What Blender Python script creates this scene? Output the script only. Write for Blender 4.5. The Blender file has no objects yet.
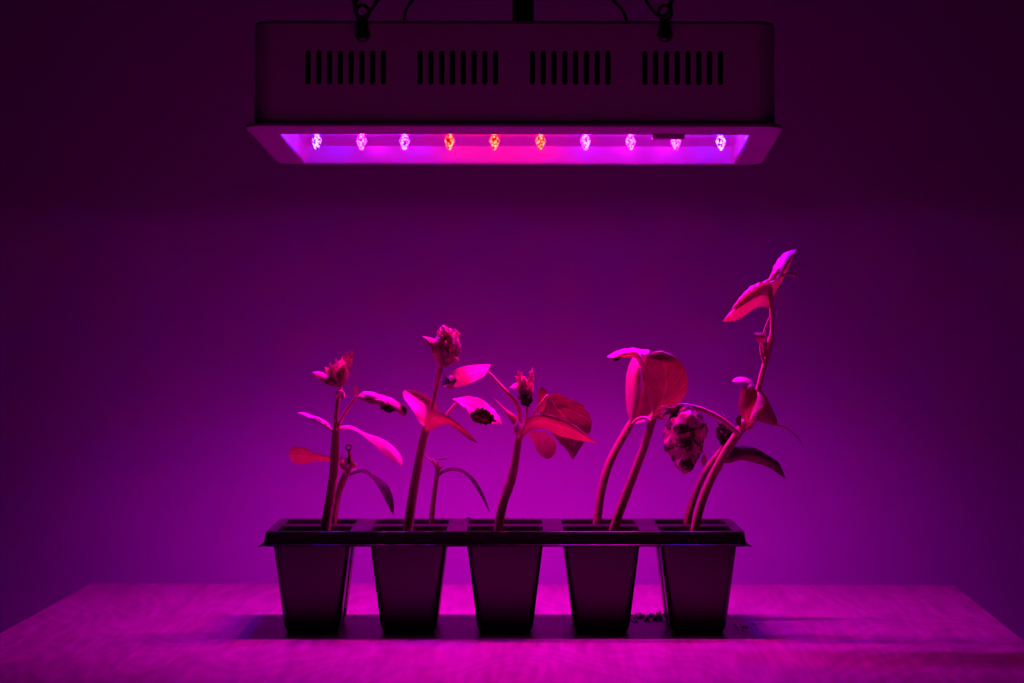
import bpy, bmesh, math, random
from mathutils import Vector, Matrix, noise
R = math.radians
PI = math.pi
scene = bpy.context.scene
COL = scene.collection

# ------------------------------------------------------------------ frame of reference
F = 3100.0            # focal length in pixels of the 1024 wide frame
EYE = 0.19            # eye height above the table top (z = 0)
PITCH = math.atan(36.5 / F)

def at(px, py, D):
    """point at distance D (world y) seen at pixel px, py"""
    u = (px - 512.0) / F
    v = (py - 341.5) / F
    d = Vector((u, math.cos(PITCH) - v * math.sin(PITCH), -math.sin(PITCH) - v * math.cos(PITCH)))
    k = D / d.y
    return Vector((d.x * k, D, EYE + d.z * k))

def ground(px, py):
    u = (px - 512.0) / F
    v = (py - 341.5) / F
    d = Vector((u, math.cos(PITCH) - v * math.sin(PITCH), -math.sin(PITCH) - v * math.cos(PITCH)))
    k = -EYE / d.z
    return Vector((d.x * k, d.y * k, 0))

# ------------------------------------------------------------------ object helpers
def tag(o, label=None, cat=None, group=None, kind=None):
    if label: o['label'] = label
    if cat: o['category'] = cat
    if group: o['group'] = group
    if kind: o['kind'] = kind
    return o

def empty(name, loc, label, cat, group=None, rot=(0, 0, 0)):
    o = bpy.data.objects.new(name, None)
    o.empty_display_size = 0.02
    COL.objects.link(o)
    o.location = loc
    o.rotation_euler = rot
    return tag(o, label, cat, group)

def obj(name, bm, mat, parent=None, smooth=False, world=False):
    """world=True: the mesh is given in world coordinates, moved into the parent's space"""
    me = bpy.data.meshes.new(name)
    bmesh.ops.recalc_face_normals(bm, faces=bm.faces) if smooth != 'leaf' else None
    if world and parent is not None:
        m = Matrix.LocRotScale(parent.location, parent.rotation_euler, None).inverted()
        bm.transform(m)
    bm.to_mesh(me)
    bm.free()
    if smooth:
        for p in me.polygons: p.use_smooth = True
    o = bpy.data.objects.new(name, me)
    me.materials.append(mat)
    COL.objects.link(o)
    if parent is not None: o.parent = parent
    return o

def add_box(bm, lo, hi, bevel=0.0, seg=2):
    lo, hi = Vector(lo), Vector(hi)
    c = (lo + hi) / 2; s = hi - lo
    r = bmesh.ops.create_cube(bm, size=1.0, matrix=Matrix.Translation(c) @ Matrix.Diagonal((s.x, s.y, s.z, 1)))
    if bevel > 0:
        vs = r['verts']
        es = list({e for v in vs for e in v.link_edges})
        bmesh.ops.bevel(bm, geom=es, offset=bevel, segments=seg, affect='EDGES', profile=0.5)

def catmull(pts, n):
    """resample a list of tuples/Vectors by arc length with a Catmull-Rom spline"""
    P = [Vector(p) for p in pts]
    if len(P) == 1: return [P[0].copy() for _ in range(n)]
    L = [0.0]
    for a, b in zip(P, P[1:]): L.append(L[-1] + max((b - a).length, 1e-9))
    out = []
    for k in range(n):
        s = L[-1] * k / (n - 1)
        i = 0
        while i < len(P) - 2 and s > L[i + 1]: i += 1
        t = (s - L[i]) / (L[i + 1] - L[i])
        p0 = P[max(i - 1, 0)]; p1 = P[i]; p2 = P[i + 1]; p3 = P[min(i + 2, len(P) - 1)]
        d1 = L[i + 1] - L[i]
        m1 = (p2 - p0) * (d1 / (L[i + 1] - L[max(i - 1, 0)]))
        m2 = (p3 - p1) * (d1 / (L[min(i + 2, len(P) - 1)] - L[i]))
        t2, t3 = t * t, t * t * t
        out.append(p1 * (2 * t3 - 3 * t2 + 1) + m1 * (t3 - 2 * t2 + t) + p2 * (-2 * t3 + 3 * t2) + m2 * (t3 - t2))
    return out

def add_tube(bm, pts, radii, seg=12, n=None, cap=True, rough=0.0):
    """pts: world Vectors; radii: same length"""
    P4 = [(*p, r) for p, r in zip(pts, radii)]
    n = n or max(8, len(pts) * 5)
    S = catmull([Vector(q) for q in P4], n)
    C = [Vector(q[:3]) for q in S]
    rad = [max(q[3], 1e-5) for q in S]
    prev = None; rings = []
    for i, c in enumerate(C):
        t = (C[min(i + 1, n - 1)] - C[max(i - 1, 0)]).normalized()
        if prev is None:
            a = Vector((0, 1, 0)) if abs(t.y) < 0.9 else Vector((1, 0, 0))
        else: a = prev
        x = (a - t * a.dot(t)).normalized(); y = t.cross(x); prev = x
        ring = []
        for k in range(seg):
            an = 2 * PI * k / seg
            r = rad[i]
            if rough: r *= 1 + rough * noise.noise(Vector((c.x * 900 + k, c.z * 500, c.y * 500)))
            ring.append(bm.verts.new(c + (x * math.cos(an) + y * math.sin(an)) * r))
        rings.append(ring)
    for a, b in zip(rings, rings[1:]):
        for k in range(seg):
            bm.faces.new((a[k], a[(k + 1) % seg], b[(k + 1) % seg], b[k]))
    if cap:
        bm.faces.new(rings[0][::-1]); bm.faces.new(rings[-1])

def rrect(w, d, r, q=5, cx=0, cy=0):
    """rounded rectangle loop, counter-clockwise, 4*(q+1) points"""
    pts = []
    for (sx, sy, a0) in ((1, -1, -PI / 2), (1, 1, 0), (-1, 1, PI / 2), (-1, -1, PI)):
        for k in range(q + 1):
            a = a0 + PI / 2 * k / q
            pts.append((cx + sx * (w / 2 - r) + r * math.cos(a), cy + sy * (d / 2 - r) + r * math.sin(a)))
    return pts

def add_loft(bm, loops, cap_start=False, cap_end=False):
    """loops: list of lists of 3D points"""
    V = [[bm.verts.new(p) for p in L] for L in loops]
    for a, b in zip(V, V[1:]):
        n = len(a)
        for k in range(n):
            bm.faces.new((a[k], a[(k + 1) % n], b[(k + 1) % n], b[k]))
    if cap_start: bm.faces.new(V[0][::-1])
    if cap_end: bm.faces.new(V[-1])
    return V

# ------------------------------------------------------------------ materials
def new_mat(name):
    m = bpy.data.materials.new(name); m.use_nodes = True
    nt = m.node_tree; nt.nodes.clear()
    out = nt.nodes.new('ShaderNodeOutputMaterial')
    return m, nt, out

def principled(name, col, rough=0.5, metal=0.0, spec=0.5, noise_scale=None, noise_amt=0.1, bump=0.0, bump_scale=200):
    m, nt, out = new_mat(name)
    b = nt.nodes.new('ShaderNodeBsdfPrincipled')
    b.inputs['Base Color'].default_value = (*col, 1)
    b.inputs['Roughness'].default_value = rough
    b.inputs['Metallic'].default_value = metal
    b.inputs['Specular IOR Level'].default_value = spec
    nt.links.new(b.outputs[0], out.inputs[0])
    tc = nt.nodes.new('ShaderNodeTexCoord')
    if noise_scale:
        n = nt.nodes.new('ShaderNodeTexNoise'); n.inputs['Scale'].default_value = noise_scale
        n.inputs['Detail'].default_value = 5
        nt.links.new(tc.outputs['Object'], n.inputs['Vector'])
        r = nt.nodes.new('ShaderNodeMapRange')
        r.inputs['To Min'].default_value = 1 - noise_amt; r.inputs['To Max'].default_value = 1 + noise_amt
        nt.links.new(n.outputs['Fac'], r.inputs['Value'])
        mx = nt.nodes.new('ShaderNodeVectorMath'); mx.operation = 'SCALE'
        mx.inputs[0].default_value = col
        nt.links.new(r.outputs[0], mx.inputs['Scale'])
        nt.links.new(mx.outputs[0], b.inputs['Base Color'])
    if bump:
        n2 = nt.nodes.new('ShaderNodeTexNoise'); n2.inputs['Scale'].default_value = bump_scale
        n2.inputs['Detail'].default_value = 4
        nt.links.new(tc.outputs['Object'], n2.inputs['Vector'])
        bp = nt.nodes.new('ShaderNodeBump'); bp.inputs['Strength'].default_value = bump
        bp.inputs['Distance'].default_value = 0.001
        nt.links.new(n2.outputs['Fac'], bp.inputs['Height'])
        nt.links.new(bp.outputs[0], b.inputs['Normal'])
    return m

def leaf_material(name, top, trans, mixf=0.5, vein=0.5, blotch=0.0, gloss=0.08):
    """thin leaf: reflects one colour, lets a redder one through; veins from its UVs; dead dark blotches"""
    m, nt, out = new_mat(name)
    N, L = nt.nodes, nt.links
    uv = N.new('ShaderNodeUVMap'); uv.uv_map = 'UVMap'
    sep = N.new('ShaderNodeSeparateXYZ'); L.new(uv.outputs[0], sep.inputs[0])
    def math_(op, a, b=None, c=None):
        n = N.new('ShaderNodeMath'); n.operation = op
        for i, x in enumerate((a, b, c)):
            if x is None: continue
            if isinstance(x, (int, float)): n.inputs[i].default_value = x
            else: L.new(x, n.inputs[i])
        return n.outputs[0]
    u, v = sep.outputs[0], sep.outputs[1]
    av = math_('ABSOLUTE', math_('SUBTRACT', v, 0.5))
    mid = math_('SUBTRACT', 1.0, math_('MULTIPLY', av, 22.0)); mid = math_('MAXIMUM', mid, 0.0)
    s = math_('FRACT', math_('SUBTRACT', math_('MULTIPLY', u, 7.0), math_('MULTIPLY', av, 5.0)))
    s = math_('ABSOLUTE', math_('SUBTRACT', s, 0.5))
    s = math_('MAXIMUM', math_('SUBTRACT', 1.0, math_('MULTIPLY', s, 9.0)), 0.0)
    ve = math_('MULTIPLY', math_('MAXIMUM', mid, math_('MULTIPLY', s, 0.7)), vein)
    tc = N.new('ShaderNodeTexCoord')
    no = N.new('ShaderNodeTexNoise'); no.inputs['Scale'].default_value = 260; no.inputs['Detail'].default_value = 6
    L.new(tc.outputs['Object'], no.inputs['Vector'])
    fac = math_('MULTIPLY_ADD', no.outputs['Fac'], 0.5, 0.75)
    fac = math_('MULTIPLY', fac, math_('ADD', 1.0, math_('MULTIPLY', ve, 0.8)))
    if blotch:
        nb = N.new('ShaderNodeTexNoise'); nb.inputs['Scale'].default_value = 150; nb.inputs['Detail'].default_value = 5
        nb.inputs['Roughness'].default_value = 0.65
        L.new(tc.outputs['Object'], nb.inputs['Vector'])
        mr = N.new('ShaderNodeMapRange'); mr.interpolation_type = 'SMOOTHSTEP'
        mr.inputs['From Min'].default_value = 0.45; mr.inputs['From Max'].default_value = 0.53
        mr.inputs['To Min'].default_value = 1 - blotch; mr.inputs['To Max'].default_value = 1.0
        L.new(nb.outputs['Fac'], mr.inputs['Value'])
        fac = math_('MULTIPLY', fac, mr.outputs[0])
    def col(c):
        x = N.new('ShaderNodeVectorMath'); x.operation = 'SCALE'; x.inputs[0].default_value = c
        L.new(fac, x.inputs['Scale']); return x.outputs[0]
    bp = N.new('ShaderNodeBump'); bp.inputs['Strength'].default_value = 0.5; bp.inputs['Distance'].default_value = 0.0006
    L.new(math_('ADD', no.outputs['Fac'], ve), bp.inputs['Height'])
    d = N.new('ShaderNodeBsdfDiffuse'); L.new(col(top), d.inputs[0]); L.new(bp.outputs[0], d.inputs['Normal'])
    t = N.new('ShaderNodeBsdfTranslucent'); L.new(col(trans), t.inputs[0]); L.new(bp.outputs[0], t.inputs['Normal'])
    g = N.new('ShaderNodeBsdfGlossy'); g.inputs['Roughness'].default_value = 0.45; L.new(bp.outputs[0], g.inputs['Normal'])
    g.inputs['Color'].default_value = (0.7, 0.7, 0.7, 1)
    m1 = N.new('ShaderNodeMixShader'); m1.inputs[0].default_value = mixf
    L.new(d.outputs[0], m1.inputs[1]); L.new(t.outputs[0], m1.inputs[2])
    m2 = N.new('ShaderNodeMixShader'); m2.inputs[0].default_value = gloss
    L.new(m1.outputs[0], m2.inputs[1]); L.new(g.outputs[0], m2.inputs[2])
    L.new(m2.outputs[0], out.inputs[0])
    return m

M = {}
M['leaf'] = leaf_material('fresh_leaf', (0.70, 0.80, 0.36), (0.25, 0.36, 0.028), 0.5, 0.5)
M['seed_leaf'] = leaf_material('seed_leaf', (0.74, 0.80, 0.40), (0.29, 0.40, 0.055), 0.42, 0.15)
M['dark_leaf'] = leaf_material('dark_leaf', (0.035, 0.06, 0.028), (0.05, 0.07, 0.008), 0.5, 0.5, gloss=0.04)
M['round_leaf'] = leaf_material('round_leaf', (0.36, 0.50, 0.21), (0.20, 0.30, 0.028), 0.5, 0.5, gloss=0.05)
M['big_leaf'] = leaf_material('big_leaf', (0.13, 0.28, 0.11), (0.17, 0.24, 0.022), 0.55, 1.1, gloss=0.04)
M['dry_leaf'] = leaf_material('withered_leaf', (0.95, 0.80, 0.55), (0.70, 0.55, 0.20), 0.35, 0.3, 0.90)
M['dead_leaf'] = leaf_material('dead_leaf', (0.10, 0.08, 0.06), (0.05, 0.03, 0.01), 0.3, 0.3, 0.5, gloss=0.015)
M['bud'] = leaf_material('bud_leaf', (0.80, 0.76, 0.46), (0.65, 0.55, 0.14), 0.4, 0.3, 0.6)
M['stem'] = principled('stem_skin', (0.44, 0.46, 0.16), 0.45, spec=0.35, noise_scale=300, noise_amt=0.25, bump=0.5, bump_scale=900)
M['node'] = principled('node_skin', (0.85, 0.80, 0.36), 0.5, noise_scale=400, noise_amt=0.2, bump=0.5, bump_scale=900)
M['plastic'] = principled('black_tray_plastic', (0.026, 0.020, 0.025), 0.28, spec=0.7, noise_scale=60, noise_amt=0.2)
M['soil'] = principled('potting_soil', (0.035, 0.022, 0.015), 0.95, spec=0.1, noise_scale=400, noise_amt=0.6, bump=1, bump_scale=500)
M['body'] = principled('white_enamel', (0.93, 0.91, 0.93), 0.42, spec=0.4, noise_scale=8, noise_amt=0.03)
M['bezel'] = principled('white_plastic_bezel', (0.50, 0.48, 0.52), 0.35, spec=0.5, noise_scale=8, noise_amt=0.03)
M['inside'] = principled('slot_shade_black', (0.01, 0.012, 0.012), 0.8, spec=0.1)  # even black standing in for the shade inside the housing
M['mirror'] = principled('polished_reflector', (0.92, 0.92, 0.94), 0.22, metal=0.15, bump=0.15, bump_scale=90)
M['plate'] = principled('led_board', (0.95, 0.95, 0.96), 0.25, metal=0.0, noise_scale=120, noise_amt=0.15)
M['black_metal'] = principled('black_metal', (0.012, 0.014, 0.014), 0.3, spec=0.6)
M['rubber'] = principled('black_rubber', (0.008, 0.010, 0.009), 0.6, spec=0.2)
M['wall'] = principled('painted_wall', (0.36, 0.38, 0.45), 0.9, spec=0.1, noise_scale=3, noise_amt=0.02)
M['floor'] = principled('floor_boards', (0.15, 0.10, 0.08), 0.6, noise_scale=4, noise_amt=0.3)
M['tie'] = principled('grey_steel', (0.05, 0.055, 0.055), 0.35, metal=0.9)

def wood():
    m, nt, out = new_mat('light_wood_laminate')
    N, L = nt.nodes, nt.links
    b = N.new('ShaderNodeBsdfPrincipled'); b.inputs['Roughness'].default_value = 0.33
    b.inputs['Specular IOR Level'].default_value = 0.5
    L.new(b.outputs[0], out.inputs[0])
    tc = N.new('ShaderNodeTexCoord')
    # rings of timber cut lengthwise: warp the coordinate, long in y
    mp = N.new('ShaderNodeMapping'); mp.inputs['Scale'].default_value = (1.0, 0.28, 1.0)
    mp.inputs['Rotation'].default_value = (0, 0, R(14))
    L.new(tc.outputs['Object'], mp.inputs['Vector'])
    n1 = N.new('ShaderNodeTexNoise'); n1.inputs['Scale'].default_value = 8; n1.inputs['Detail'].default_value = 2
    L.new(mp.outputs[0], n1.inputs['Vector'])
    k = N.new('ShaderNodeMath'); k.operation = 'MULTIPLY'; k.inputs[1].default_value = 150
    L.new(n1.outputs['Fac'], k.inputs[0])
    sn = N.new('ShaderNodeMath'); sn.operation = 'SINE'; L.new(k.outputs[0], sn.inputs[0])
    mp2 = N.new('ShaderNodeMapping'); mp2.inputs['Scale'].default_value = (1.0, 0.05, 1.0)
    mp2.inputs['Rotation'].default_value = (0, 0, R(10))
    L.new(tc.outputs['Object'], mp2.inputs['Vector'])
    n2 = N.new('ShaderNodeTexNoise'); n2.inputs['Scale'].default_value = 330; n2.inputs['Detail'].default_value = 4
    L.new(mp2.outputs[0], n2.inputs['Vector'])
    n3 = N.new('ShaderNodeTexNoise'); n3.inputs['Scale'].default_value = 6; n3.inputs['Detail'].default_value = 3
    L.new(tc.outputs['Object'], n3.inputs['Vector'])
    def mr(src, lo, hi, a=0.0, c=1.0):
        x = N.new('ShaderNodeMapRange'); x.inputs['From Min'].default_value = a; x.inputs['From Max'].default_value = c
        x.inputs['To Min'].default_value = lo; x.inputs['To Max'].default_value = hi
        L.new(src, x.inputs['Value']); return x.outputs[0]
    def mul(a, c):
        x = N.new('ShaderNodeMath'); x.operation = 'MULTIPLY'; L.new(a, x.inputs[0]); L.new(c, x.inputs[1]); return x.outputs[0]
    f = mul(mul(mr(sn.outputs[0], 0.84, 1.06, -1, 1), mr(n2.outputs['Fac'], 0.76, 1.22, 0.3, 0.7)), mr(n3.outputs['Fac'], 0.96, 1.04))
    v = N.new('ShaderNodeVectorMath'); v.operation = 'SCALE'; v.inputs[0].default_value = (0.45, 0.40, 0.35)
    L.new(f, v.inputs['Scale']); L.new(v.outputs[0], b.inputs['Base Color'])
    bp = N.new('ShaderNodeBump'); bp.inputs['Strength'].default_value = 0.25; bp.inputs['Distance'].default_value = 0.0005
    L.new(n2.outputs['Fac'], bp.inputs['Height']); L.new(bp.outputs[0], b.inputs['Normal'])
    return m
M['wood'] = wood()

def emit_mat(name, col, strength):
    m, nt, out = new_mat(name)
    e = nt.nodes.new('ShaderNodeEmission')
    e.inputs[0].default_value = (*col, 1)
    # lens sparkle painted into the emission: bright points between dimmer glass
    tc = nt.nodes.new('ShaderNodeTexCoord'); vo = nt.nodes.new('ShaderNodeTexVoronoi'); vo.inputs['Scale'].default_value = 700
    nt.links.new(tc.outputs['Object'], vo.inputs['Vector'])
    mr = nt.nodes.new('ShaderNodeMapRange'); mr.inputs['From Min'].default_value = 0.15; mr.inputs['From Max'].default_value = 0.65
    mr.inputs['To Min'].default_value = strength * 1.6; mr.inputs['To Max'].default_value = strength * 0.002
    nt.links.new(vo.outputs['Distance'], mr.inputs['Value']); nt.links.new(mr.outputs[0], e.inputs[1])
    nt.links.new(e.outputs[0], out.inputs[0])
    return m

# ------------------------------------------------------------------ the room
WALL_Y = 2.15
bm = bmesh.new(); add_box(bm, (-3, WALL_Y, -0.75), (3, WALL_Y + 0.1, 1.75))
tag(obj('wall_back', bm, M['wall']), kind='structure')
bm = bmesh.new(); add_box(bm, (-3, -1.5, -0.80), (3, WALL_Y, -0.75))
tag(obj('floor', bm, M['floor']), kind='structure')
bm = bmesh.new(); add_box(bm, (-3, -1.5, 1.75), (3, WALL_Y + 0.1, 1.80))
tag(obj('ceiling', bm, M['wall']), kind='structure')

# ------------------------------------------------------------------ the table
FL = ground(90, 583.3); FR = ground(955, 585.0)
ax = (FR - FL); W = ax.length; yaw = math.atan2(ax.y, ax.x)
table = empty('table', (FL + FR) / 2 + Vector((0, 0, -0.75)),
              'light wood table top in the foreground carrying the black seedling tray', 'table', rot=(0, 0, yaw))
sk = math.tan(0.0284 + yaw)      # the side edges lean this much against the square of the far edge
bm = bmesh.new()
dep = 0.80
top_pts = [(-W / 2, 0), (W / 2, 0), (W / 2 - sk * dep, -dep), (-W / 2 - sk * dep, -dep)]
vs = [bm.verts.new((x, y, 0.722)) for x, y in top_pts] + [bm.verts.new((x, y, 0.75)) for x, y in top_pts]
bm.faces.new(vs[0:4]); bm.faces.new(vs[4:8][::-1])
for i in range(4): bm.faces.new((vs[i], vs[(i + 1) % 4], vs[4 + (i + 1) % 4], vs[4 + i]))
bmesh.ops.recalc_face_normals(bm, faces=bm.faces)
bmesh.ops.bevel(bm, geom=list(bm.edges), offset=0.0012, segments=2, affect='EDGES')
obj('table_top', bm, M['wood'], table)
for sx in (-1, 1):
    for y in (-0.06, -0.74):
        bm = bmesh.new(); add_box(bm, (sx * (W / 2 - 0.05) - 0.02, y - 0.02, 0), (sx * (W / 2 - 0.05) + 0.02, y + 0.02, 0.722), 0.002)
        obj('leg', bm, M['wood'], table)
bm = bmesh.new(); add_box(bm, (-W / 2 + 0.07, -0.07, 0.66), (W / 2 - 0.07, -0.05, 0.722), 0.001)
obj('apron', bm, M['wood'], table)

# ------------------------------------------------------------------ the seedling tray
PX, PY = 0.0560, 0.0560          # pitch of the cells
TZ = 0.0597                      # height of its top face
TX = (505.2 - 512) / F * 1.836
TYC = 1.837
tray = empty('seedling_tray', (TX, TYC, 0), 'glossy black plastic seedling tray with ten square cells on the wood table', 'seedling tray')
HOLE = 0.0442
mx, my = -0.0020, -0.0014            # extra margin around the outermost cells
bm = bmesh.new()
def cell_c(i, j): return ((i - 2) * PX, (j - 0.5) * PY)
q = 4
for i in range(5):
    for j in range(2):
        cx, cy = cell_c(i, j)
        hole = rrect(HOLE, HOLE - 0.003, 0.005, q, cx, cy)
        x0, x1 = cx - PX / 2 - (mx if i == 0 else 0), cx + PX / 2 + (mx if i == 4 else 0)
        y0, y1 = cy - PY / 2 - (my if j == 0 else 0), cy + PY / 2 + (my if j == 1 else 0)
        # outer loop: corner arcs collapse to the square's corners spread along its sides
        outer = []
        for (ex, ey, side) in ((x1, y0, 0), (x1, y1, 1), (x0, y1, 2), (x0, y0, 3)):
            for k in range(q + 1):
                t = (k - q / 2) / (q / 2) * 0.004
                dx = dy = 0
                if side == 0: (dx, dy) = (t, 0) if t < 0 else (0, t)
                if side == 1: (dx, dy) = (0, t) if t < 0 else (-t, 0)
                if side == 2: (dx, dy) = (-t, 0) if t < 0 else (0, -t)
                if side == 3: (dx, dy) = (0, -t) if t < 0 else (t, 0)
                outer.append((ex + dx, ey + dy))
        raised = rrect(HOLE + 0.003, HOLE, 0.006, q, cx, cy)
        add_loft(bm, [[(x, y, TZ - 0.0006) for x, y in outer], [(x, y, TZ) for x, y in raised],
                      [(x, y, TZ - 0.0004) for x, y in hole], [(x, y, TZ - 0.003) for x, y in hole]])
bmesh.ops.remove_doubles(bm, verts=bm.verts, dist=1e-5)
w0, d0 = 5 * PX + 2 * mx, 2 * PY + 2 * my
loops = []
arc1 = [(-0.0009 * (1 - math.sin(t)), -0.0009 * (1 - math.cos(t)), 0.0035) for t in [PI / 2 * k / 8 for k in range(9)]]
arc2 = [(0.0022 + 0.0007 * math.sin(t), -0.0074 - 0.0007 * (1 - math.cos(t)), 0.005) for t in [PI / 2 * k / 8 for k in range(9)]]
for gx, dz, r in [(-0.006, -0.0006, 0.002)] + arc1 + [(0.0010, -0.0064, 0.0045), (0.0013, -0.0072, 0.005)] + arc2 + [(0.0024, -0.0086, 0.006), (0.0006, -0.0082, 0.005)]:
    loops.append([(x, y, TZ + dz) for x, y in rrect(w0 + 2 * gx, d0 + 2 * gx, r, 5)])
add_loft(bm, loops)
# the drawn-out little ears at the two front corners of the lip
for sx in (-1, 1):
    x = sx * (w0 / 2 + 0.0012); y = -(d0 / 2 + 0.0012)
    a = [(x - sx * 0.010, y + 0.0004, TZ - 0.0076), (x + sx * 0.0004, y - 0.0002, TZ - 0.0074), (x + sx * 0.0028, y + 0.0020, TZ - 0.0084),
         (x + sx * 0.0006, y + 0.010, TZ - 0.0076)]
    t = [bm.verts.new(p) for p in a]; b_ = [bm.verts.new((p[0], p[1], p[2] - 0.0009)) for p in a]
    bm.faces.new(t); bm.faces.new(b_[::-1])
    for k in range(4): bm.faces.new((t[k], t[(k + 1) % 4], b_[(k + 1) % 4], b_[k]))
    # stiffening crease running down the skirt
    xs = sx * (w0 / 2 - 0.009)
    add_tube(bm, [Vector((xs, -d0 / 2 + 0.0005, TZ - 0.0014)), Vector((sx * (w0 / 2 + 0.0006), -(d0 / 2 + 0.0008), TZ - 0.0066))], [0.00035, 0.0005], 6, 6)
o = obj('rim', bm, M['plastic'], tray, smooth=True)
es = o.modifiers.new('edges', 'EDGE_SPLIT'); es.split_angle = R(24)
for i in range(5):
    for j in range(2):
        cx, cy = cell_c(i, j)
        bm = bmesh.new()
        loops = []
        for w, z, r in ((HOLE + 0.0004, TZ - 0.0022, 0.005), (HOLE, TZ - 0.006, 0.005), (0.0332, 0.008, 0.0045), (0.0318, 0.0035, 0.0045), (0.0300, 0.0012, 0.0045), (0.0270, 0.0004, 0.0045), (0.010, 0.0004, 0.004)):
            loops.append([(x, y, z) for x, y in rrect(w, w - 0.0025, r, 5, cx, cy)])
        add_loft(bm, loops, cap_end=True)
        # foot ring
        add_loft(bm, [[(x, y, 0.0011) for x, y in rrect(0.0290, 0.0275, 0.0045, 5, cx, cy)], [(x, y, 0.0) for x, y in rrect(0.0286, 0.0272, 0.0045, 5, cx, cy)]], cap_end=True)
        o = obj('cell', bm, M['plastic'], tray, smooth=True)
        md = o.modifiers.new('shell', 'SOLIDIFY'); md.thickness = 0.0004; md.offset = 0
        es = o.modifiers.new('edges', 'EDGE_SPLIT'); es.split_angle = R(50)
ORD = ['first', 'second', 'third', 'fourth', 'fifth']
random.seed(4)
for i in range(5):
    for j in range(2):
        cx, cy = cell_c(i, j)
        bm = bmesh.new()
        n = 12; ww = HOLE - 0.0045; z0 = 0.049
        g = [[bm.verts.new((TX + cx + (a / n - 0.5) * ww, TYC + cy + (b / n - 0.5) * (ww - 0.003),
              z0 + (0.0022 * noise.noise(Vector((a * 0.7 + i * 9, b * 0.7, j * 5))) if 0 < a < n and 0 < b < n else -0.001))) for b in range(n + 1)] for a in range(n + 1)]
        for a in range(n):
            for b in range(n): bm.faces.new((g[a][b], g[a + 1][b], g[a + 1][b + 1], g[a][b + 1]))
        r = bmesh.ops.extrude_face_region(bm, geom=list(bm.faces))
        low = [v for v in r['geom'] if isinstance(v, bmesh.types.BMVert)]
        for v in low:
            v.co.z = 0.030
            v.co.x = TX + cx + (v.co.x - TX - cx) * 0.90
            v.co.y = TYC + cy + (v.co.y - TYC - cy) * 0.90
        tag(obj('potting_soil', bm, M['soil']), 'dark potting soil inside the %s-row cell, %s from the left' % (('front', 'back')[j], ORD[i]),
            'soil', 'soil in the tray cells', 'stuff')
def crumbs(spots, name, label):
    bm = bmesh.new()
    for x, y, z, r in spots:
        mt = Matrix.Translation((x, y, z + r * 0.6)) @ Matrix.Rotation(random.uniform(0, 6), 4, 'Z') @ Matrix.Diagonal((1, random.uniform(.6, 1.2), random.uniform(.5, .8), 1))
        rr = bmesh.ops.create_icosphere(bm, subdivisions=1, radius=r, matrix=mt)
        for v in rr['verts']: v.co += Vector([random.uniform(-.25, .25) * r for _ in range(3)])
    tag(obj(name, bm, M['soil']), label, 'soil', kind='stuff')
sp = []
for _ in range(130):
    g = ground(random.triangular(628, 668, 655), random.triangular(612, 624, 618)); sp.append((g.x, g.y, 0, random.uniform(.0003, .0009)))
crumbs(sp, 'soil_crumbs', 'scattered dark soil crumbs on the table between the fourth and fifth pots')
sp = []
for _ in range(22):
    g = ground(random.uniform(734, 760), random.uniform(624, 631)); sp.append((g.x, g.y, 0, random.uniform(.0003, .0007)))
g = ground(355, 616); sp.append((g.x, g.y, 0, .0009))
crumbs(sp[:-1], 'soil_crumbs', 'faint soil crumbs on the table right of the fifth pot')
crumbs(sp[-1:], 'soil_crumbs', 'single dark soil crumb on the table between first and second pots')
sp = []
for px, r in ((469, .0011), (470.5, .0008), (507, .0009), (509, .0006), (442, .0007), (523, .0005), (516, .0005), (531, .0005), (452, .0005), (534, .0005)):
    p = at(px, 519.5, 1.889); sp.append((p.x, 1.8885, TZ - 0.0003, r))
crumbs(sp, 'soil_crumbs', 'specks of soil on the far edge of the black tray, near its middle')

# ------------------------------------------------------------------ plants
DF, DB = 1.810, 1.866            # distances of the front and back rows
PXM = 1 / 1712.0                 # metres per pixel there

def stem(parent, pts, D, name='stem', mat='stem', seg=12, D1=None, rough=0.12):
    """pts: (px, py, width in px)"""
    D1 = D if D1 is None else D1
    n = len(pts)
    P = [at(p[0], p[1], D + (D1 - D) * i / max(n - 1, 1) + (p[3] / 1000 if len(p) > 3 else 0)) for i, p in enumerate(pts)]
    bm = bmesh.new(); add_tube(bm, P, [p[2] / 2 * PXM for p in pts], seg, n * 8, True, rough)
    return obj(name, bm, M[mat], parent, smooth=True, world=True)

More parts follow.
